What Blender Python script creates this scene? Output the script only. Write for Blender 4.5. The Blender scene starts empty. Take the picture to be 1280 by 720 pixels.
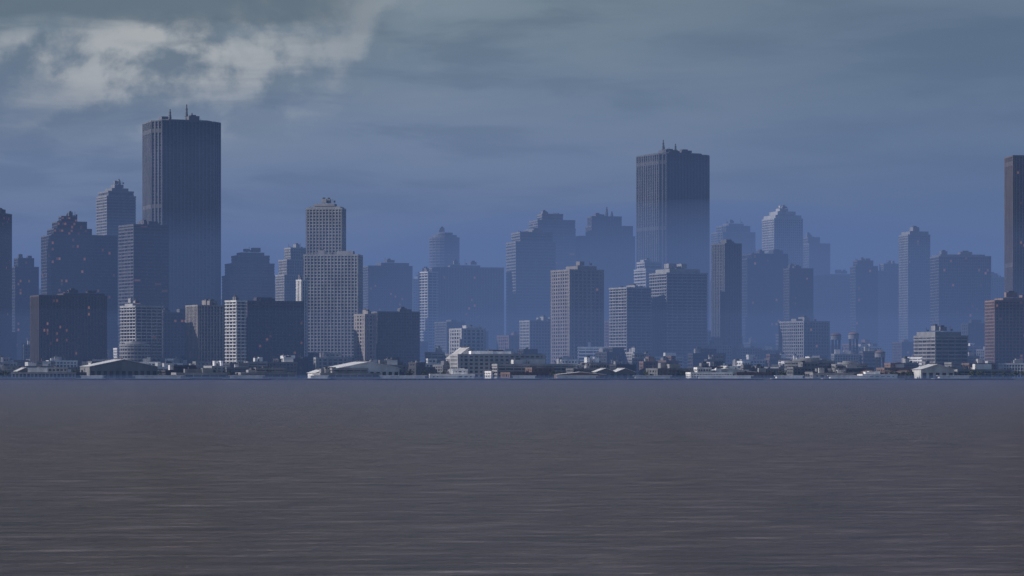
import bpy, math, random, bmesh
from mathutils import Vector
random.seed(11)
scene = bpy.context.scene

# ---------------------------------------------------------------- constants
K = 0.37                 # horizontal extent of view per metre of distance
H_CAM = 9.0
YH = 464.6               # horizon row of the photograph
SUN_A = 8.0              # azimuth of sun, degrees from -X towards -Y
SUN_E = 29.0
def mpp(d): return d * K / 1280.0
def wx(px, d): return (px - 640.0) * mpp(d)
def wz(py, d): return H_CAM + (YH - py) * mpp(d)
def lin(r, g, b):
    f = lambda c: (c/255/12.92) if c/255 <= 0.04045 else ((c/255+0.055)/1.055)**2.4
    return (f(r), f(g), f(b))

# ---------------------------------------------------------------- node helper
class NT:
    def __init__(s, tree): s.t = tree
    def n(s, typ, **kw):
        nd = s.t.nodes.new(typ)
        for k, v in kw.items(): setattr(nd, k, v)
        return nd
    def put(s, sock, v):
        if isinstance(v, bpy.types.NodeSocket): s.t.links.new(v, sock)
        elif isinstance(v, (tuple, list)) and sock.type == 'RGBA': sock.default_value = (*v[:3], 1)
        else: sock.default_value = v
    def m(s, op, a, b=None, c=None, clamp=False):
        nd = s.n('ShaderNodeMath', operation=op); nd.use_clamp = clamp
        s.put(nd.inputs[0], a)
        if b is not None: s.put(nd.inputs[1], b)
        if c is not None: s.put(nd.inputs[2], c)
        return nd.outputs[0]
    def mix(s, f, a, b, typ='MIX'):
        nd = s.n('ShaderNodeMix', data_type='RGBA', blend_type=typ)
        s.put(nd.inputs[0], f); s.put(nd.inputs[6], a); s.put(nd.inputs[7], b)
        return nd.outputs[2]
    def smooth(s, v, lo, hi, a=0.0, b=1.0):
        nd = s.n('ShaderNodeMapRange', interpolation_type='SMOOTHSTEP')
        s.put(nd.inputs[0], v)
        for i, x in zip((1, 2, 3, 4), (lo, hi, a, b)): nd.inputs[i].default_value = x
        return nd.outputs[0]
    def noise(s, vec, scale, detail=4, rough=0.5, dist=0.0):
        nd = s.n('ShaderNodeTexNoise')
        s.put(nd.inputs['Vector'], vec)
        nd.inputs['Scale'].default_value = scale; nd.inputs['Detail'].default_value = detail
        nd.inputs['Roughness'].default_value = rough; nd.inputs['Distortion'].default_value = dist
        return nd.outputs[0]
    def comb(s, x, y, z):
        nd = s.n('ShaderNodeCombineXYZ')
        for i, v in enumerate((x, y, z)): s.put(nd.inputs[i], v)
        return nd.outputs[0]

def new_mat(name):
    m = bpy.data.materials.new(name); m.use_nodes = True
    t = NT(m.node_tree); b = m.node_tree.nodes['Principled BSDF']
    return m, t, b

# ---------------------------------------------------------------- materials
def wall_mat(name, col, rough=0.85, var=0.25):
    m, t, b = new_mat(name)
    tc = t.n('ShaderNodeTexCoord'); oi = t.n('ShaderNodeObjectInfo')
    mp = t.n('ShaderNodeMapping'); mp.inputs['Scale'].default_value = (1, 1, 0.25)
    t.put(mp.inputs[0], tc.outputs['Object'])
    n1 = t.noise(mp.outputs[0], 0.12, 6, 0.6)
    n2 = t.noise(tc.outputs['Object'], 0.9, 3, 0.6)
    f = t.m('ADD', t.m('MULTIPLY', n1, 0.7), t.m('MULTIPLY', n2, 0.3))
    f = t.smooth(f, 0.3, 0.7, 1 - var, 1 + var)
    f = t.m('MULTIPLY', f, t.smooth(oi.outputs['Random'], 0, 1, 0.80, 1.2))
    c = t.mix(1.0, col, t.comb(f, f, f), 'MULTIPLY')
    t.put(b.inputs['Base Color'], c); b.inputs['Roughness'].default_value = rough
    b.inputs['Specular IOR Level'].default_value = 0.25
    return m

WALL = {
 'pale':   wall_mat('pale_concrete', (0.32, 0.325, 0.345)),
 'white':  wall_mat('white_paint', (0.66, 0.66, 0.67)),
 'conc':   wall_mat('concrete', (0.225, 0.23, 0.245)),
 'grey':   wall_mat('grey_stone', (0.14, 0.147, 0.168)),
 'brown':  wall_mat('brown_brick', (0.18, 0.13, 0.125)),
 'bronze': wall_mat('bronze_cladding', (0.095, 0.082, 0.084)),
 'tan':    wall_mat('tan_stone', (0.27, 0.25, 0.25)),
 'dark':   wall_mat('dark_granite', (0.072, 0.074, 0.088)),
 'tower':  wall_mat('tower_cladding', (0.105, 0.115, 0.138)),
 'steel':  wall_mat('dark_steel_cladding', (0.088, 0.094, 0.12), 0.5),
}
ROOF = {
 'dark': wall_mat('roof_felt', (0.10, 0.10, 0.105), 0.9),
 'light': wall_mat('roof_membrane', (0.62, 0.61, 0.61), 0.8),
 'metal': wall_mat('metal_roof', (0.80, 0.79, 0.78), 0.5, 0.15),
 'brown': wall_mat('clay_roof', (0.20, 0.13, 0.11), 0.85),
}
METAL = wall_mat('mast_steel', (0.08, 0.08, 0.09), 0.5)

def glass_mat(name, c1, c2, litfrac, rough=0.16):
    m, t, b = new_mat(name)
    uv = t.n('ShaderNodeUVMap'); oi = t.n('ShaderNodeObjectInfo')
    fl = t.n('ShaderNodeVectorMath', operation='FLOOR'); t.put(fl.inputs[0], uv.outputs[0])
    sp = t.n('ShaderNodeSeparateXYZ'); t.put(sp.inputs[0], fl.outputs[0])
    v = t.comb(sp.outputs[0], sp.outputs[1], t.m('MULTIPLY', oi.outputs['Random'], 91.7))
    w = t.n('ShaderNodeTexWhiteNoise', noise_dimensions='3D'); t.put(w.inputs[0], v)
    wn = w.outputs[0]
    ws = t.n('ShaderNodeSeparateColor'); t.put(ws.inputs[0], w.outputs[1])
    f = t.smooth(wn, 0.35, 1.0)
    t.put(b.inputs['Base Color'], t.mix(f, c1, c2))
    t.put(b.inputs['Roughness'], t.smooth(ws.outputs[0], 0, 1, rough*0.6, rough*2.0))
    b.inputs['IOR'].default_value = 1.6
    if litfrac > 0:      # a few occupied rooms with the lamps on
        clus = t.noise(v, 0.13, 2, 0.5)
        thr = t.smooth(clus, 0.45, 0.72, 1.0 - litfrac*0.15, 1.0 - litfrac*3.0)
        lit = t.m('GREATER_THAN', ws.outputs[1], thr)
        t.put(b.inputs['Emission Color'], t.mix(ws.outputs[2], (1.0, 0.36, 0.22), (1.0, 0.52, 0.38)))
        t.put(b.inputs['Emission Strength'], t.m('MULTIPLY', lit, t.smooth(ws.outputs[0], 0, 1, 0.03, 0.18)))
    return m
GLASS = {
 'blue': glass_mat('blue_window_glass', (0.020, 0.026, 0.040), (0.06, 0.07, 0.09), 0.0),
 'dark': glass_mat('dark_window_glass', (0.012, 0.013, 0.020), (0.04, 0.04, 0.05), 0.02),
 'lit':  glass_mat('lamp_lit_window_glass', (0.016, 0.016, 0.024), (0.05, 0.046, 0.05), 0.05),
 'off':  glass_mat('plain_window_glass', (0.022, 0.026, 0.036), (0.08, 0.08, 0.09), 0.0),
}

# ---------------------------------------------------------------- mesh builder
class MB:
    def __init__(s): s.v = []; s.f = []; s.m = []; s.uv = []; s.mats = []
    def mi(s, mat):
        if mat not in s.mats: s.mats.append(mat)
        return s.mats.index(mat)
    def face(s, pts, mat, uv=None):
        i = len(s.v); s.v += pts; s.f.append(tuple(range(i, i+len(pts)))); s.m.append(s.mi(mat))
        s.uv += uv if uv else [(0.5, 0.5)]*len(pts)
    def prism(s, poly, z0, z1, mat, top=None, bays=None, nf=1, voff=0, bottom=True):
        n = len(poly)
        for i in range(n):
            a, b = poly[i], poly[(i+1) % n]
            uv = None
            if bays:
                u0 = i*41.0; u1 = u0+bays[i]; uv = [(u0, voff), (u1, voff), (u1, voff+nf), (u0, voff+nf)]
            s.face([(a[0], a[1], z0), (b[0], b[1], z0), (b[0], b[1], z1), (a[0], a[1], z1)], mat, uv)
        s.face([(p[0], p[1], z1) for p in poly], top or mat)
        if bottom: s.face([(p[0], p[1], z0) for p in reversed(poly)], mat)
    def box(s, cx, cy, w, d, z0, z1, mat, top=None):
        s.prism(rect(cx, cy, w, d), z0, z1, mat, top)
    def frustum(s, poly0, poly1, z0, z1, mat):
        n = len(poly0)
        for i in range(n):
            j = (i+1) % n
            s.face([(*poly0[i], z0), (*poly0[j], z0), (*poly1[j], z1), (*poly1[i], z1)], mat)
        s.face([(*p, z1) for p in poly1], mat)
    def obj(s, name, loc=(0, 0, 0), rot=0):
        me = bpy.data.meshes.new(name)
        me.from_pydata(s.v, [], s.f)
        for m in s.mats: me.materials.append(m)
        me.polygons.foreach_set('material_index', s.m)
        uvl = me.uv_layers.new(name='UVMap')
        flat = [c for p in s.uv for c in p]
        uvl.data.foreach_set('uv', flat)
        me.update()
        o = bpy.data.objects.new(name, me); o.location = loc; o.rotation_euler = (0, 0, rot)
        bpy.context.collection.objects.link(o)
        return o

def rect(cx, cy, w, d):
    return [(cx-w/2, cy-d/2), (cx+w/2, cy-d/2), (cx+w/2, cy+d/2), (cx-w/2, cy+d/2)]
def chamf(cx, cy, w, d, c):
    x, y = w/2, d/2
    return [(cx-x+c, cy-y), (cx+x-c, cy-y), (cx+x, cy-y+c), (cx+x, cy+y-c), (cx+x-c, cy+y), (cx-x+c, cy+y), (cx-x, cy+y-c), (cx-x, cy-y+c)]
def circ(cx, cy, w, d, n=20):
    return [(cx+w/2*math.cos(2*math.pi*i/n), cy+d/2*math.sin(2*math.pi*i/n)) for i in range(n)]
def offs(poly, e):
    n = len(poly); out = []
    for i in range(n):
        p0, p1, p2 = Vector(poly[i-1]), Vector(poly[i]), Vector(poly[(i+1) % n])
        d1 = (p1-p0).normalized(); d2 = (p2-p1).normalized()
        n1 = Vector((d1.y, -d1.x)); n2 = Vector((d2.y, -d2.x))
        b = (n1+n2); k = e*2/max(b.length_squared, 0.2)
        out.append((p1.x+b.x*k, p1.y+b.y*k))
    return out

# style: floor_h, bay, pier_w, pier_proud, slab_h, slab_proud
STY = {
 'grid':  (3.9, 4.2, 1.3, 0.55, 1.3, 0.40),
 'fine':  (3.6, 3.2, 1.0, 0.50, 1.2, 0.35),
 'bands': (4.2, 9.0, 0.8, 0.25, 1.9, 0.60),
 'vert':  (3.8, 3.8, 1.6, 0.80, 0.7, 0.25),
 'fins':  (3.8, 5.0, 1.9, 1.20, 0.8, 0.15),
 'glass': (4.0, 3.0, 0.3, 0.25, 0.8, 0.15),
 'balc':  (3.8, 7.0, 0.9, 0.60, 1.2, 1.30),
 'wide':  (4.4, 6.0, 2.4, 0.60, 1.8, 0.45),
}
def facade(mb, poly, z0, z1, sty, wall, glass, roof, belt=None):
    fh, bay, pw, pp, sh, sp = STY[sty]
    n = len(poly); bays = []; lens = []
    for i in range(n):
        L = (Vector(poly[(i+1) % n])-Vector(poly[i])).length
        lens.append(L); bays.append(max(1, round(L/bay)))
    nf = max(1, round((z1-z0)/fh)); fh = (z1-z0)/nf
    mb.prism(poly, z0, z1, glass, roof, bays, nf)
    so = offs(poly, sp)
    for k in range(nf):
        zb = z0+k*fh
        mb.prism(so, zb-0.001*(k == 0), zb+sh, wall)
    mb.prism(offs(poly, max(sp, pp)+0.12), z1-0.6*sh, z1+1.3, wall, roof)
    if belt:
        for f in belt:
            zz = z0+(z1-z0)*f
            mb.prism(offs(poly, max(sp, pp)-0.2), zz, zz+fh*1.4, WALL['dark'])
    for i in range(n):
        a = Vector(poly[i]); b = Vector(poly[(i+1) % n]); d = (b-a)/max(lens[i], 1e-6); nn = Vector((d.y, -d.x))
        nb = bays[i]
        for k in range(nb+1):
            w = pw*(1.5 if k in (0, nb) and n == 4 else 1.0)
            if n > 12 and k == nb: continue
            c = a+d*(lens[i]*k/nb)
            if n == 4 and k == 0: c = c+d*(w/2-pp)
            if n == 4 and k == nb: c = c-d*(w/2-pp)
            p = [c-d*w/2-nn*0.3, c-d*w/2+nn*pp, c+d*w/2+nn*pp, c+d*w/2-nn*0.3]
            p = [(q.x, q.y) for q in p]
            ar = sum(p[q][0]*p[(q+1) % 4][1]-p[(q+1) % 4][0]*p[q][1] for q in range(4))
            if ar < 0: p = p[::-1]
            mb.prism(p, z0+0.01+0.003*(i % 2), z1-0.01-0.003*(i % 2), wall, bottom=False)

def mast(mb, x, y, z0, z1, r=1.9):
    mb.prism(circ(x, y, 2*r, 2*r, 6), z0, z0+(z1-z0)*0.45, METAL)
    mb.prism(circ(x, y, 1.4*r, 1.4*r, 6), z0+(z1-z0)*0.45, z0+(z1-z0)*0.8, METAL)
    mb.prism(circ(x, y, 0.9*r, 0.9*r, 6), z0+(z1-z0)*0.8, z1, METAL)
    for k in range(3):
        z = z0+(z1-z0)*(0.3+0.2*k)
        mb.box(x, y, 4.8-k*0.8, 0.7, z, z+0.6, METAL)

def rooftop(mb, cx, cy, W, D, z, wall, rng, n=3):
    for k in range(n):
        w = W*rng.uniform(0.12, 0.35); d = D*rng.uniform(0.2, 0.45); h = rng.uniform(2.5, 6.0)
        x = cx+rng.uniform(-0.5, 0.5)*(W-w)*0.8; y = cy+rng.uniform(-0.5, 0.5)*(D-d)*0.8
        mb.box(x, y, w, d, z, z+h+0.01*k, wall, ROOF['dark'])
        if rng.random() < 0.5: mb.box(x, y, w*0.5, d*0.5, z+h, z+h+1.8, METAL)
    for k in range(n):
        x = cx+rng.uniform(-0.42, 0.42)*W; y = cy+rng.uniform(-0.42, 0.42)*D
        h = rng.uniform(3, 8)
        mb.prism(circ(x, y, 0.5, 0.5, 5), z, z+h, METAL)
        mb.prism(circ(x+2, y, 2.4, 2.4, 8), z, z+rng.uniform(1.4, 2.6), METAL)

def building(name, x0, x1, yt, d, sty='grid', wall='conc', glass='dark', side=0.2, phi=18, tiers=(), shape='rect',
             belt=None, masts=(), roof='dark', depth=None, junk=2, cham=0.12, zbase=1.5):
    rng = random.Random(int(x0*7+yt*13+d))
    k = mpp(d); T = (x1-x0)*k; az = math.atan((0.5*(x0+x1)-640)*K/1280)
    s = abs(side); sg = 1 if side >= 0 else -1
    p = math.radians(phi)
    if s > 0.01:
        W = T*(1-s)/math.cos(p); D = T*s/math.sin(p)
    else:
        W = T; D = depth or T*0.7; p = 0.0
    if depth: D = depth
    th = sg*p-az
    mb = MB(); wm = WALL[wall]; gm = GLASS[glass]; rm = ROOF[roof]
    cxp = 0.5*(x0+x1)
    def foot(cx, cy, w, dd, sh):
        if sh == 'cyl': return circ(cx, cy, w, dd)
        if sh == 'cham': return chamf(cx, cy, w, dd, cham*min(w, dd))
        return rect(cx, cy, w, dd)
    zt = wz(yt, d)
    facade(mb, foot(0, 0, W, D, shape), zbase, zt, sty, wm, gm, rm, belt)
    z = zt; topW, topD, tcx = W, D, 0
    for t in tiers:
        tx0, tx1, ty = t[:3]; tw = t[3] if len(t) > 3 else None; tst = t[4] if len(t) > 4 else sty
        f = (tx1-tx0)/(x1-x0); w2 = W*f; d2 = D*min(1, f*1.05+0.03)
        off = (0.5*(tx0+tx1)-cxp)*k/max(0.5, math.cos(p))
        off = max(-(W-w2)/2, min((W-w2)/2, off))
        z2 = wz(ty, d)
        wm2 = WALL[tw] if tw else wm
        if z2-z > 6.0: facade(mb, foot(off, 0, w2, d2, shape), z+0.9, z2, tst, wm2, gm, rm)
        else: mb.prism(foot(off, 0, w2, d2, shape), z+0.9, z2, wm2, rm)
        z = z2; topW, topD, tcx = w2, d2, off
    rooftop(mb, tcx, 0, topW, topD, z+1.25, wm if wall != 'white' else WALL['conc'], rng, junk)
    for (mx, my) in masts:
        off = (mx-cxp)*k/max(0.5, math.cos(p))
        mast(mb, max(-W/2+2, min(W/2-2, off)), rng.uniform(-0.2, 0.2)*D, z, wz(my, d))
    return mb.obj(name, (wx(cxp, d), d, 0), th)

B = building
# ------------------------------------------------------------ tall towers
B('skyscraper', 177, 277, 155, 3700, 'fins', 'tower', 'off', 0.16, 14, shape='cham', cham=0.16, masts=((215, 136), (234, 130), (239, 141)),
  belt=(0.33, 0.66, 0.955), tiers=((190, 266, 152),), junk=2)
B('skyscraper', 793, 889, 196, 3900, 'fins', 'tower', 'off', 0.36, 32, shape='cham', cham=0.10, masts=((831, 175), (836, 181), (848, 179)),
  belt=(0.33, 0.66, 0.955), tiers=((803, 879, 193),), junk=2)
B('skyscraper', 1257, 1345, 197, 3500, 'vert', 'bronze', 'dark', 0.12, 16, belt=(0.5, 0.96))
# ------------------------------------------------------------ left group
B('office_tower', -40, 14, 268, 3500, 'grid', 'bronze', 'lit', -0.3, 20)
B('office_tower', 12, 48, 335, 3650, 'glass', 'dark', 'lit', 0.2, 18, tiers=((18, 42, 324),))
B('stepped_tower', 52, 146, 296, 3560, 'glass', 'steel', 'lit', 0.14, 14, tiers=((60, 114, 288), (66, 108, 279), (74, 96, 272)))
B('stepped_tower', 121, 169, 247, 3950, 'bands', 'conc', 'off', 0.27, 20, tiers=((124, 166, 241), (132, 160, 236), (139, 154, 231)), masts=((147, 226),))
B('office_tower', 149, 210, 283, 3480, 'bands', 'steel', 'lit', 0.3, 24, junk=3)
B('office_block', 39, 132, 371, 3250, 'vert', 'bronze', 'lit', 0.12, 14, tiers=((72, 130, 367),))
B('apartment_block', 152, 202, 384, 3220, 'balc', 'pale', 'dark', 0.36, 28, tiers=((156, 180, 380),))
B('office_block', 196, 238, 392, 3330, 'grid', 'grey', 'lit', 0.2, 18)
B('office_block', 233, 282, 383, 3230, 'vert', 'tan', 'dark', 0.30, 24)
B('apartment_block', 283, 306, 377, 3170, 'balc', 'white', 'off', 0.55, 38)
B('office_block', 297, 379, 378, 3260, 'grid', 'steel', 'lit', 0.16, 16)
B('stepped_tower', 278, 343, 346, 3700, 'bands', 'grey', 'blue', 0.15, 15, tiers=((282, 342, 331), (290, 336, 321), (296, 330, 316)))
B('stepped_tower', 345, 383, 345, 3650, 'fine', 'conc', 'off', 0.28, 22, tiers=((350, 383, 326), (358, 383, 311)))
B('residential_tower', 383, 432, 262, 3420, 'grid', 'pale', 'off', -0.1, 12, tiers=((386, 430, 259), (392, 421, 255)))
B('residential_tower', 380, 453, 320, 3370, 'grid', 'pale', 'off', -0.08, 10, depth=34)
B('office_block', 371, 384, 351, 3330, 'vert', 'white', 'dark', 0.45, 35)
B('office_block', 453, 515, 334, 3800, 'fine', 'grey', 'dark', 0.15, 15, tiers=((470, 511, 329),))
B('apartment_block', 443, 470, 394, 3260, 'wide', 'tan', 'dark', 0.5, 35)
B('office_block', 463, 524, 391, 3300, 'fine', 'grey', 'off', 0.15, 15)
B('office_block', 510, 542, 350, 4100, 'fine', 'conc', 'off', 0.2, 20, tiers=((518, 538, 346),))
B('round_tower', 537, 574, 298, 4050, 'bands', 'grey', 'off', 0, 0, shape='cyl', tiers=((541, 571, 294), (546, 566, 291)))
B('apartment_block', 524, 546, 341, 3700, 'balc', 'white', 'off', 0.5, 35)
B('office_block', 536, 629, 336, 3800, 'vert', 'conc', 'dark', 0.12, 14, tiers=((560, 600, 332),))
# ------------------------------------------------------------ middle group
B('stepped_tower', 633, 694, 304, 3800, 'bands', 'conc', 'off', 0.2, 16, tiers=((640, 690, 292),))
B('stepped_tower', 655, 719, 288, 3980, 'bands', 'grey', 'dark', 0.18, 16, tiers=((662, 718, 277), (672, 703, 269)))
B('apartment_tower', 689, 754, 339, 3420, 'wide', 'tan', 'dark', 0.36, 28, tiers=((708, 745, 333),))
B('stepped_tower', 716, 793, 297, 4000, 'vert', 'grey', 'off', 0.12, 15, tiers=((733, 790, 284), (735, 776, 272)), masts=((757, 259), (765, 264)))
B('office_block', 650, 691, 402, 3500, 'grid', 'pale', 'off', 0.3, 24)
B('apartment_block', 763, 813, 361, 3380, 'balc', 'pale', 'off', 0.42, 30)
B('stepped_tower', 793, 842, 338, 3640, 'bands', 'pale', 'off', 0.3, 24, tiers=((797, 826, 329),))
B('apartment_tower', 813, 883, 343, 3400, 'balc', 'conc', 'blue', 0.3, 24, tiers=((820, 874, 337),))
B('stepped_tower', 888, 945, 292, 4150, 'fine', 'grey', 'off', 0.2, 18, shape='cham', tiers=((895, 938, 284), (903, 930, 280)))
B('slab_tower', 890, 926, 306, 3450, 'vert', 'grey', 'off', 0.45, 34, junk=3)
B('office_tower', 922, 985, 325, 3700, 'glass', 'steel', 'dark', 0.2, 18, tiers=((928, 984, 319),))
B('stepped_tower', 953, 1003, 275, 4000, 'fine', 'pale', 'off', 0.3, 24, tiers=((955, 1001, 270), (962, 994, 265), (970, 985, 261)), masts=((979, 256),))
B('office_tower', 980, 1016, 337, 3600, 'fine', 'dark', 'dark', 0.2, 18)
B('office_tower', 1001, 1037, 306, 4100, 'fine', 'grey', 'off', 0.3, 20, tiers=((1004, 1024, 298),))
B('office_block', 1012, 1070, 346, 3950, 'fine', 'grey', 'off', 0.2, 20, tiers=((1030, 1065, 343),))
B('office_block', 1063, 1097, 334, 3800, 'glass', 'grey', 'dark', 0.2, 18, tiers=((1067, 1091, 327, 'brown'),))
B('office_block', 1086, 1127, 340, 3900, 'fine', 'grey', 'off', 0.2, 18, tiers=((1100, 1124, 331),))
B('office_tower', 1124, 1162, 295, 3850, 'fine', 'conc', 'dark', 0.3, 22, tiers=((1127, 1160, 290),))
B('office_block', 1163, 1238, 322, 3700, 'glass', 'grey', 'lit', 0.15, 15, tiers=((1166, 1230, 319),))
B('office_block', 1205, 1262, 348, 3850, 'fine', 'grey', 'dark', 0.15, 15)
B('brick_block', 1232, 1300, 377, 3280, 'grid', 'brown', 'lit', 0.18, 18, tiers=((1245, 1300, 373),))
B('office_block', 974, 1036, 403, 3380, 'grid', 'pale', 'dark', 0.5, 36)
B('concrete_podium_block', 1143, 1209, 421, 3200, 'bands', 'pale', 'off', 0.4, 30, tiers=((1147, 1200, 415),))
B('office_block', 562, 606, 412, 3350, 'wide', 'pale', 'dark', 0.35, 28, roof='light')
B('office_block', 545, 562, 360, 4000, 'fine', 'conc', 'dark', 0.2, 18)

# hazy rows in the distance
rr = random.Random(77)
x = -60
while x < 1340:
    w = rr.uniform(24, 58); yt = rr.uniform(352, 392)
    d = rr.uniform(4300, 4800)
    tier = ((x+w*0.2, x+w*0.8, yt-rr.uniform(4, 10)),) if rr.random() < 0.6 else ()
    B('office_block', x, x+w, yt, d, rr.choice(('fine', 'bands', 'grid', 'vert')), rr.choice(('grey', 'conc', 'pale', 'steel')), 'off', rr.choice((0.15, 0.25, 0.35)), 20, tiers=tier, junk=1)
    x += w*rr.uniform(0.7, 1.1)
x = -50
while x < 1330:
    w = rr.uniform(18, 46); yt = rr.uniform(400, 434)
    d = rr.uniform(3500, 3640)
    B('mid_rise_block', x, x+w, yt, d, rr.choice(('fine', 'bands', 'grid', 'wide')), rr.choice(('grey', 'conc', 'pale', 'brown', 'tan', 'steel', 'dark')), rr.choice(('off', 'dark', 'lit')), rr.choice((0.2, 0.3, 0.4)), 25, junk=1,
      roof=rr.choice(('dark', 'light')))
    x += w*rr.uniform(0.9, 1.5)

# ------------------------------------------------------------ low rise buildings
def low_block(name, px, d, W, D, H, rot, wall, roof, sty='wide'):
    mb = MB(); rng = random.Random(int(px*31+d))
    z0 = 1.5
    facade(mb, rect(0, 0, W, D), z0, z0+H, sty, WALL[wall], GLASS['off'], ROOF[roof])
    if rng.random() < 0.45:
        w2 = W*rng.uniform(0.3, 0.6)
        facade(mb, rect(rng.uniform(-0.2, 0.2)*W, 0, w2, D*0.7), z0+H+1.3, z0+H+1.3+4, sty, WALL[wall], GLASS['off'], ROOF[roof])
    rooftop(mb, 0, 0, W, D, z0+H+1.25, WALL[rng.choice(('conc', 'pale', 'white'))], rng, 2)
    return mb.obj(name, (wx(px, d), d, 0), math.radians(rot))

def warehouse(px0, px1, yt, d, D, rot=0, wall='white', roof='metal', gables=1):
    mb = MB(); T = (px1-px0)*mpp(d); W = T; z0 = 1.5
    zr = wz(yt, d); ze = z0+(zr-z0)*0.62
    wm, rm = WALL[wall], ROOF[roof]
    mb.box(0, 0, W, D, z0, ze, wm)
    nb = max(3, int(W/7))
    for i in range(nb):
        cx = -W/2+W*(i+0.5)/nb
        mb.box(cx, -D/2-0.05, W/nb*0.55, 0.3, z0+0.2, z0+(ze-z0)*0.62, GLASS['dark'])
        mb.box(cx, -D/2-0.12, W/nb*0.7, 0.5, z0+(ze-z0)*0.66, z0+(ze-z0)*0.74, wm)
    for g in range(gables):
        gw = W/gables; a = -W/2+g*gw; b = a+gw; c = (a+b)/2; o = 1.2; y0, y1 = -D/2-o, D/2+o
        xa, xb = a-(o if g == 0 else 0), b+(o if g == gables-1 else 0)
        mb.face([(xa, y0, ze), (c, y0, zr), (c, y1, zr), (xa, y1, ze)][::-1], rm)
        mb.face([(c, y0, zr), (xb, y0, ze), (xb, y1, ze), (c, y1, zr)][::-1], rm)
        mb.face([(a, -D/2, ze), (b, -D/2, ze), (c, -D/2, zr-0.2)], wm)
        mb.face([(b, D/2, ze), (a, D/2, ze), (c, D/2, zr-0.2)], wm)
        mb.box(c, 0, 2.0, D*0.7, zr-0.4, zr+0.9, METAL)
        mb.face([(xa, y0, ze-0.5), (c, y0, zr-0.5), (c, y0, zr), (xa, y0, ze)], rm)
        mb.face([(c, y0, zr-0.5), (xb, y0, ze-0.5), (xb, y0, ze), (c, y0, zr)], rm)
    return mb.obj('warehouse', (wx((px0+px1)/2, d), d, 0), math.radians(rot))

warehouse(105, 192, 449, 3075, 40, 24, 'conc', 'metal')
warehouse(388, 412, 462, 3040, 18, 30, 'white', 'metal')
warehouse(412, 492, 452, 3070, 50, 22, 'white', 'metal')
warehouse(873, 942, 460, 3050, 28, 8, 'white', 'metal')
warehouse(1145, 1188, 455, 3060, 30, 10, 'white', 'metal')
warehouse(562, 600, 434, 3140, 30, 20, 'white', 'light')
warehouse(20, 80, 459, 3060, 30, 18, 'grey', 'metal', 3)
warehouse(740, 790, 460, 3070, 26, 15, 'conc', 'metal', 2)
low_block('terminal_building', 622, 3120, 100, 40, 26, 14, 'pale', 'light')
low_block('terminal_building', 668, 3090, 90, 30, 15, 12, 'pale', 'dark', 'bands')

lr = random.Random(29)
ROWS = ((3034, 3, 6, 26, 80), (3066, 4, 10, 20, 70), (3105, 6, 14, 16, 55), (3150, 9, 18, 14, 46), (3205, 12, 24, 14, 40), (3280, 18, 31, 14, 42), (3400, 24, 40, 16, 44))
for row, (d0, hmin, hmax, wmin, wmax) in enumerate(ROWS):
    x = -70
    while x < 1350:
        W = lr.uniform(wmin, wmax); wpx = W/mpp(d0)
        if lr.random() < (0.60 if row < 2 else 0.74):
            d = d0+lr.uniform(-10, 14)
            H = lr.uniform(hmin, hmax); D = lr.uniform(14, 26)
            if lr.random() < 0.12 and row < 3:
                warehouse(x, x+wpx, YH-(H+3+1.5-H_CAM)/mpp(d), d, D, lr.uniform(5, 30), lr.choice(('white', 'conc', 'pale', 'brown')), lr.choice(('metal', 'light', 'brown')), lr.choice((1, 2, 3)))
            else:
                low_block('low_rise_building', x+wpx/2, d, W, D, H, lr.uniform(2, 40), lr.choice(('white', 'white', 'pale', 'conc', 'conc', 'grey', 'brown', 'tan', 'dark')), lr.choice(('dark', 'light', 'light', 'metal')), lr.choice(('wide', 'bands', 'bands', 'grid', 'fine')))
        x += wpx*lr.uniform(0.95, 1.55)

def tank(px, yt, d, wpx):
    mb = MB(); r = wpx*mpp(d)/2; zt = wz(yt, d); zc = zt-r*0.45; zb = 1.5
    for k in range(8):
        a = 2*math.pi*k/8
        mb.box(r*0.8*math.cos(a), r*0.8*math.sin(a), 0.9, 0.9, zb, zc-r*0.9, METAL)
    mb.prism(circ(0, 0, 2*r, 2*r, 20), zc-r*0.9, zc, WALL['conc'])
    prev = circ(0, 0, 2*r, 2*r, 20); pz = zc
    for k in range(1, 6):
        a = k/5*math.pi/2*0.97; q = circ(0, 0, 2*r*math.cos(a), 2*r*math.cos(a), 20); z = zc+r*0.45*math.sin(a)
        mb.frustum(prev, q, pz, z, ROOF['brown']); prev, pz = q, z
    mb.prism(circ(0, 0, 2*r+0.8, 2*r+0.8, 20), zc-0.5, zc+0.3, METAL)
    return mb.obj('water_tank', (wx(px, d), d, 0))
tank(1045, 416, 3340, 13); tank(1067, 415, 3350, 13); tank(1100, 438, 3230, 13)
def rotunda(px, yt, d, wpx):
    mb = MB(); r = wpx*mpp(d)/2; zt = wz(yt, d)
    facade(mb, circ(0, 0, 2*r, 2*r*0.8, 28), 1.5, zt-4, 'bands', WALL['conc'], GLASS['off'], ROOF['light'])
    mb.prism(circ(0, 0, 1.4*r, 1.1*r, 28), zt-2.7, zt-1, WALL['conc'], ROOF['light'])
    mb.prism(circ(0, 0, 0.8*r, 0.6*r, 28), zt-1, zt+0.6, WALL['conc'], ROOF['light'])
    return mb.obj('round_hall', (wx(px, d), d, 0))
rotunda(1012, 448, 3130, 62); rotunda(1062, 452, 3110, 44); rotunda(170, 427, 3190, 40)

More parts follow.
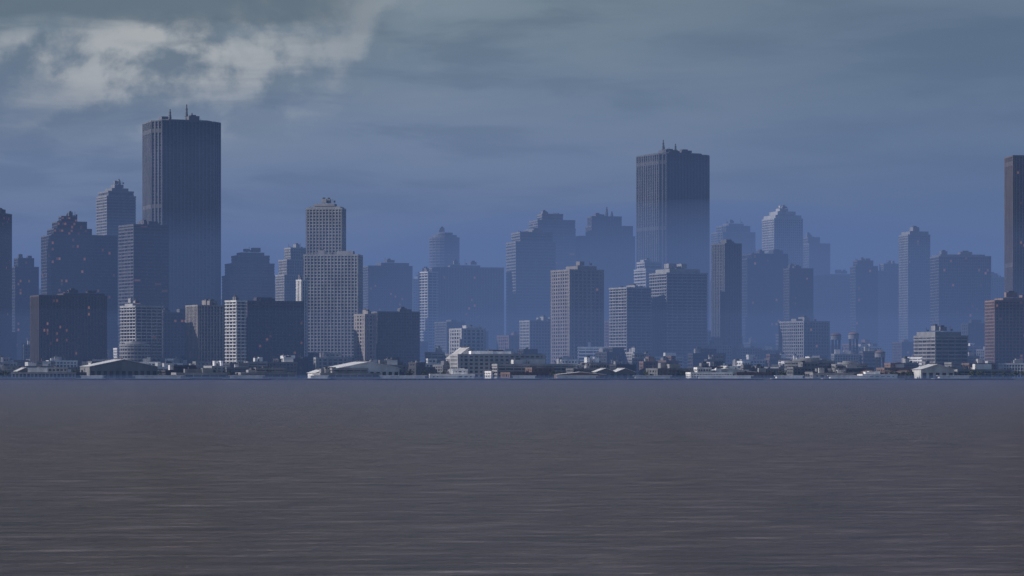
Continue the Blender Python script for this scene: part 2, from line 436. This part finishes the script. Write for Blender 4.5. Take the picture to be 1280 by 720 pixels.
# ------------------------------------------------------------ land, quay, piers
def sheet(name, x0, x1, y0, y1, z, mat):
    mb = MB(); mb.face([(x0, y0, z), (x1, y0, z), (x1, y1, z), (x0, y1, z)], mat); return mb.obj(name)
m, t, b = new_mat('city_ground')
tc = t.n('ShaderNodeTexCoord')
n = t.noise(tc.outputs['Object'], 0.02, 6, 0.6)
t.put(b.inputs['Base Color'], t.mix(t.smooth(n, 0.4, 0.6), (0.06, 0.06, 0.06), (0.14, 0.13, 0.12))); b.inputs['Roughness'].default_value = 0.9
sheet('ground', -9000, 9000, 3012, 40000, 1.5, m)
mb = MB(); qr = random.Random(3); x = -2500
while x < 2500:
    L = qr.uniform(40, 120); o = qr.uniform(-8, 5)
    mb.box(x+L/2, 3010+o/2, L, 14-o, -2, 1.62+qr.uniform(0, 0.5), WALL[qr.choice(('conc', 'grey', 'dark'))], ROOF['light'])
    x += L
mb.obj('quay_wall')
def pier(px, L, w):
    mb = MB(); d = 3003
    mb.box(0, 0, w, L, 1.2, 1.9, WALL['conc'])
    for i in range(int(w/5)+1):
        for j in range(int(L/8)+1):
            mb.box(-w/2+0.6+i*(w-1.2)/max(1, int(w/5)), -L/2+0.6+j*(L-1.2)/max(1, int(L/8)), 0.6, 0.6, -2, 1.2, WALL['dark'])
    mb.box(0, 0.1*L, w*0.7, L*0.5, 1.9, 4.4, WALL['white'], ROOF['metal'])
    mb.box(0, 0.1*L, w*0.78, L*0.54, 4.4, 4.8, ROOF['metal'])
    for s in (-1, 1):
        mb.box(s*(w/2-0.2), 0, 0.15, L, 2.9, 3.0, METAL)
    return mb.obj('pier', (wx(px, d), d-L/2, 0))
for px, L, w in ((118, 30, 32), (200, 26, 70), (310, 30, 50), (400, 24, 26), (505, 28, 66), (560, 20, 30), (655, 26, 34), (720, 34, 60), (815, 24, 54), (905, 22, 80), (985, 28, 40), (1060, 24, 60), (1190, 26, 46)):
    pier(px, L, w)

def trees(name, spans):
    m, t, b = new_mat('tree_foliage')
    tc = t.n('ShaderNodeTexCoord'); n = t.noise(tc.outputs['Object'], 0.3, 3)
    t.put(b.inputs['Base Color'], t.mix(n, (0.03, 0.045, 0.025), (0.08, 0.10, 0.05))); b.inputs['Roughness'].default_value = 0.9
    bk = wall_mat('tree_bark', (0.08, 0.06, 0.05))
    mb = MB(); g = random.Random(8)
    for (xa, xb, d, num) in spans:
        for i in range(num):
            px = g.uniform(xa, xb); y = d+g.uniform(-6, 6); X = wx(px, d); h = g.uniform(5, 10)
            mb.frustum(circ(X, y, 0.7, 0.7, 5), circ(X, y, 0.3, 0.3, 5), 1.5, 1.5+h*0.6, bk)
            for k in range(110):
                a = g.uniform(0, 6.28); u = g.uniform(-1, 1); r = g.random()**0.4
                cx = X+h*0.36*r*math.cos(a)*math.sqrt(1-u*u); cy = y+h*0.36*r*math.sin(a)*math.sqrt(1-u*u); cz = 1.5+h*0.66+h*0.34*r*u
                s = g.uniform(0.4, 0.9)
                v1 = Vector((g.uniform(-1, 1), g.uniform(-1, 1), g.uniform(-1, 1))).normalized()*s
                v2 = v1.orthogonal().normalized()*s; c = Vector((cx, cy, cz))
                mb.face([tuple(c-v1), tuple(c+v2), tuple(c+v1), tuple(c-v2)], m)
    mb.obj(name)
trees('waterfront_trees', [(0, 100, 3050, 22), (195, 300, 3048, 14), (500, 560, 3046, 8), (690, 740, 3048, 8), (800, 870, 3048, 10), (945, 1140, 3050, 22), (1190, 1300, 3050, 20)])

# ------------------------------------------------------------ water
m, t, b = new_mat('murky_water')
tc = t.n('ShaderNodeTexCoord')
sx = t.n('ShaderNodeSeparateXYZ'); t.put(sx.inputs[0], tc.outputs['Object'])
mp = t.n('ShaderNodeMapping'); mp.inputs['Scale'].default_value = (0.36, 1.0, 1); t.put(mp.inputs[0], tc.outputs['Object'])
n1 = t.noise(mp.outputs[0], 0.50, 8, 0.66, 0.6)
n2 = t.noise(mp.outputs[0], 0.10, 4, 0.5)
n3 = t.noise(mp.outputs[0], 0.006, 6, 0.6)
n4 = t.noise(mp.outputs[0], 0.34, 7, 0.70, 0.4)
hgt = t.m('ADD', t.m('MULTIPLY', n1, 5.0), t.m('MULTIPLY', n2, 2.0))
bp = t.n('ShaderNodeBump'); bp.inputs['Strength'].default_value = 1.0; bp.inputs['Distance'].default_value = 1.0
t.put(bp.inputs['Height'], hgt); t.put(b.inputs['Normal'], bp.outputs[0])
near_tone = t.mix(t.smooth(n3, 0.30, 0.70), (0.064, 0.042, 0.044), (0.094, 0.063, 0.066))  # brown silt water, darkened to paint the weaker reflection near the camera
far_tone = t.mix(t.smooth(n3, 0.30, 0.70), (0.072, 0.060, 0.078), (0.094, 0.077, 0.098))   # bluer, lighter far tone: grazing sky reflection painted into the base colour
wc = t.mix(t.smooth(sx.outputs[1], 120, 1300), near_tone, far_tone)
# ripple streaks: light and dark of the waves painted into the base colour
wc = t.mix(t.m('MULTIPLY', t.smooth(n4, 0.51, 0.66), 0.75), wc, (0.20, 0.165, 0.185))
wc = t.mix(t.m('MULTIPLY', t.smooth(n4, 0.50, 0.34), 0.65), wc, (0.022, 0.015, 0.018))
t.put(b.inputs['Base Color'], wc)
b.inputs['Roughness'].default_value = 0.30
b.inputs['IOR'].default_value = 1.33
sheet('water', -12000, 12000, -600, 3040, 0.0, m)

# ------------------------------------------------------------ haze (absorbing air that glows by itself instead of scattering light, thinning with height)
HC = lin(88, 110, 156)
def haze_mat(name, sigma):
    m = bpy.data.materials.new(name); m.use_nodes = True; t = NT(m.node_tree); m.node_tree.nodes.clear()
    out = t.n('ShaderNodeOutputMaterial'); ab = t.n('ShaderNodeVolumeAbsorption'); em = t.n('ShaderNodeEmission'); ad = t.n('ShaderNodeAddShader')
    ab.inputs['Color'].default_value = (0, 0, 0, 1); ab.inputs['Density'].default_value = sigma
    em.inputs['Color'].default_value = (*HC, 1); em.inputs['Strength'].default_value = sigma
    m.node_tree.links.new(ab.outputs[0], ad.inputs[0]); m.node_tree.links.new(em.outputs[0], ad.inputs[1])
    m.node_tree.links.new(ad.outputs[0], out.inputs['Volume'])
    return m
for i, (top, sg, y0) in enumerate(((80, 0.00022, 3060), (180, 0.00026, 2900), (300, 0.00020, 2800), (460, 0.00017, 2700))):
    mb = MB(); mb.box(0, (y0+9000+100*i)/2, 14000+200*i, 9000+100*i-y0, 1.9-0.08*i, top, haze_mat('haze_layer', sg)); mb.obj('haze')
mb = MB(); mb.box(0, 1650, 13000, 2700, 0.3, 6.0, haze_mat('water_tint_haze', 0.00018)); mb.obj('haze')  # low glowing layer added to lighten and blue the far water
me = bpy.data.meshes.new('haze_bank')
bm = bmesh.new(); bmesh.ops.create_icosphere(bm, subdivisions=4, radius=1.0); bm.to_mesh(me); bm.free()
me.materials.append(haze_mat('haze_bank', 0.00074))
o = bpy.data.objects.new('haze_bank', me); o.location = (260, 4150, 0); o.scale = (700, 1080, 260); bpy.context.collection.objects.link(o)

# ------------------------------------------------------------ world
w = bpy.data.worlds.new('World'); scene.world = w; w.use_nodes = True
t = NT(w.node_tree); bg = w.node_tree.nodes['Background']
sky = t.n('ShaderNodeTexSky', sky_type='NISHITA'); sky.sun_disc = False
sky.sun_elevation = math.radians(SUN_E); sky.sun_rotation = math.radians(-(90+SUN_A)); sky.dust_density = 1.0
tc = t.n('ShaderNodeTexCoord'); sp = t.n('ShaderNodeSeparateXYZ'); t.put(sp.inputs[0], tc.outputs['Generated'])
X, Y, Z = sp.outputs
Zp = t.m('MAXIMUM', Z, 0.0)
S = lambda c: tuple(v*10 for v in lin(*c))   # background strength is 0.1
v1 = t.comb(X, Y, t.m('MULTIPLY', Z, 5.0))
nA = t.noise(v1, 5.0, 6, 0.50, 0.2)
nB = t.noise(v1, 14.0, 6, 0.52, 0.3)
def billow(ox, oz):
    vv = t.comb(t.m('ADD', X, ox), Y, t.m('MULTIPLY', t.m('ADD', Z, oz), 1.2))
    return t.noise(vv, 20.0, 9, 0.54, 0.15)
c0 = billow(0, 0); c1 = billow(-0.006, 0.006)       # sampled towards the sun for relief
col = t.mix(t.smooth(Zp, 0.0, 0.08), S((94, 114, 152)), S((118, 135, 154)))
col = t.mix(t.smooth(Zp, 0.080, 0.140), col, S((102, 120, 130)))
col = t.mix(t.m('MULTIPLY', t.smooth(X, -0.06, 0.18), 0.75), col, S((76, 98, 126)))
stre = t.smooth(t.m('ADD', t.m('MULTIPLY', nA, 0.6), t.m('MULTIPLY', nB, 0.4)), 0.40, 0.64)
amt = t.smooth(X, 0.12, -0.08, 0.22, 0.62)
col = t.mix(t.m('MULTIPLY', stre, amt), col, S((140, 152, 161)))
dk = t.m('MULTIPLY', t.smooth(nB, 0.52, 0.38), t.smooth(X, 0.1, -0.1, 0.15, 0.45))
col = t.mix(dk, col, S((84, 100, 116)))
# billowing bank high on the left: a belt that climbs to the right, soft edged
wob = t.m('MULTIPLY', t.m('SUBTRACT', nB, 0.5), 0.05)
belt = t.m('ADD', t.m('SUBTRACT', Z, t.m('MULTIPLY', t.m('ADD', X, 0.185), 0.16)), wob)
mask = t.m('MULTIPLY', t.smooth(belt, 0.068, 0.096), t.smooth(belt, 0.130, 0.108))
mask = t.m('MULTIPLY', mask, t.smooth(X, -0.01, -0.10))
cov = t.smooth(t.m('ADD', t.m('MULTIPLY', c0, 0.7), t.m('MULTIPLY', nB, 0.3)), 0.34, 0.56)
rel = t.smooth(t.m('SUBTRACT', c0, c1), -0.07, 0.07)
bc = t.mix(rel, S((106, 120, 130)), S((182, 184, 182)))
col = t.mix(t.m('MULTIPLY', t.m('MULTIPLY', cov, mask), 0.90), col, bc)
# heavier dark cloud above the bank
top = t.m('MULTIPLY', t.smooth(t.m('ADD', Z, wob), 0.117, 0.130), t.smooth(X, -0.035, -0.075))
col = t.mix(t.m('MULTIPLY', top, 0.65), col, S((78, 94, 104)))
# cloud closed towards the horizon; bluer sky added overhead, unseen, to tint shaded fronts
fin = t.mix(t.smooth(Z, 0.16, 0.60, 0.94, 0.72), sky.outputs[0], col)
t.put(bg.inputs[0], fin); bg.inputs[1].default_value = 0.1

# ------------------------------------------------------------ sun
sd = bpy.data.lights.new('sun', 'SUN'); sd.energy = 5.0; sd.angle = math.radians(0.5); sd.color = (1.0, 0.93, 0.88)
so = bpy.data.objects.new('sun', sd); bpy.context.collection.objects.link(so)
a, e = math.radians(SUN_A), math.radians(SUN_E)
dirv = Vector((-math.cos(a)*math.cos(e), -math.sin(a)*math.cos(e), math.sin(e)))
so.rotation_euler = dirv.to_track_quat('Z', 'Y').to_euler(); so.location = (-2000, 2000, 1500)

# ------------------------------------------------------------ camera
cd = bpy.data.cameras.new('camera'); cd.sensor_width = 36; cd.lens = 36/K
cd.shift_y = (YH-360)/1280; cd.clip_end = 100000; cd.clip_start = 1
co = bpy.data.objects.new('camera', cd); co.location = (0, 0, H_CAM); co.rotation_euler = (math.radians(90), 0, 0)
bpy.context.collection.objects.link(co); scene.camera = co
scene.view_settings.view_transform = 'Standard'; scene.view_settings.look = 'None'; scene.view_settings.exposure = 0
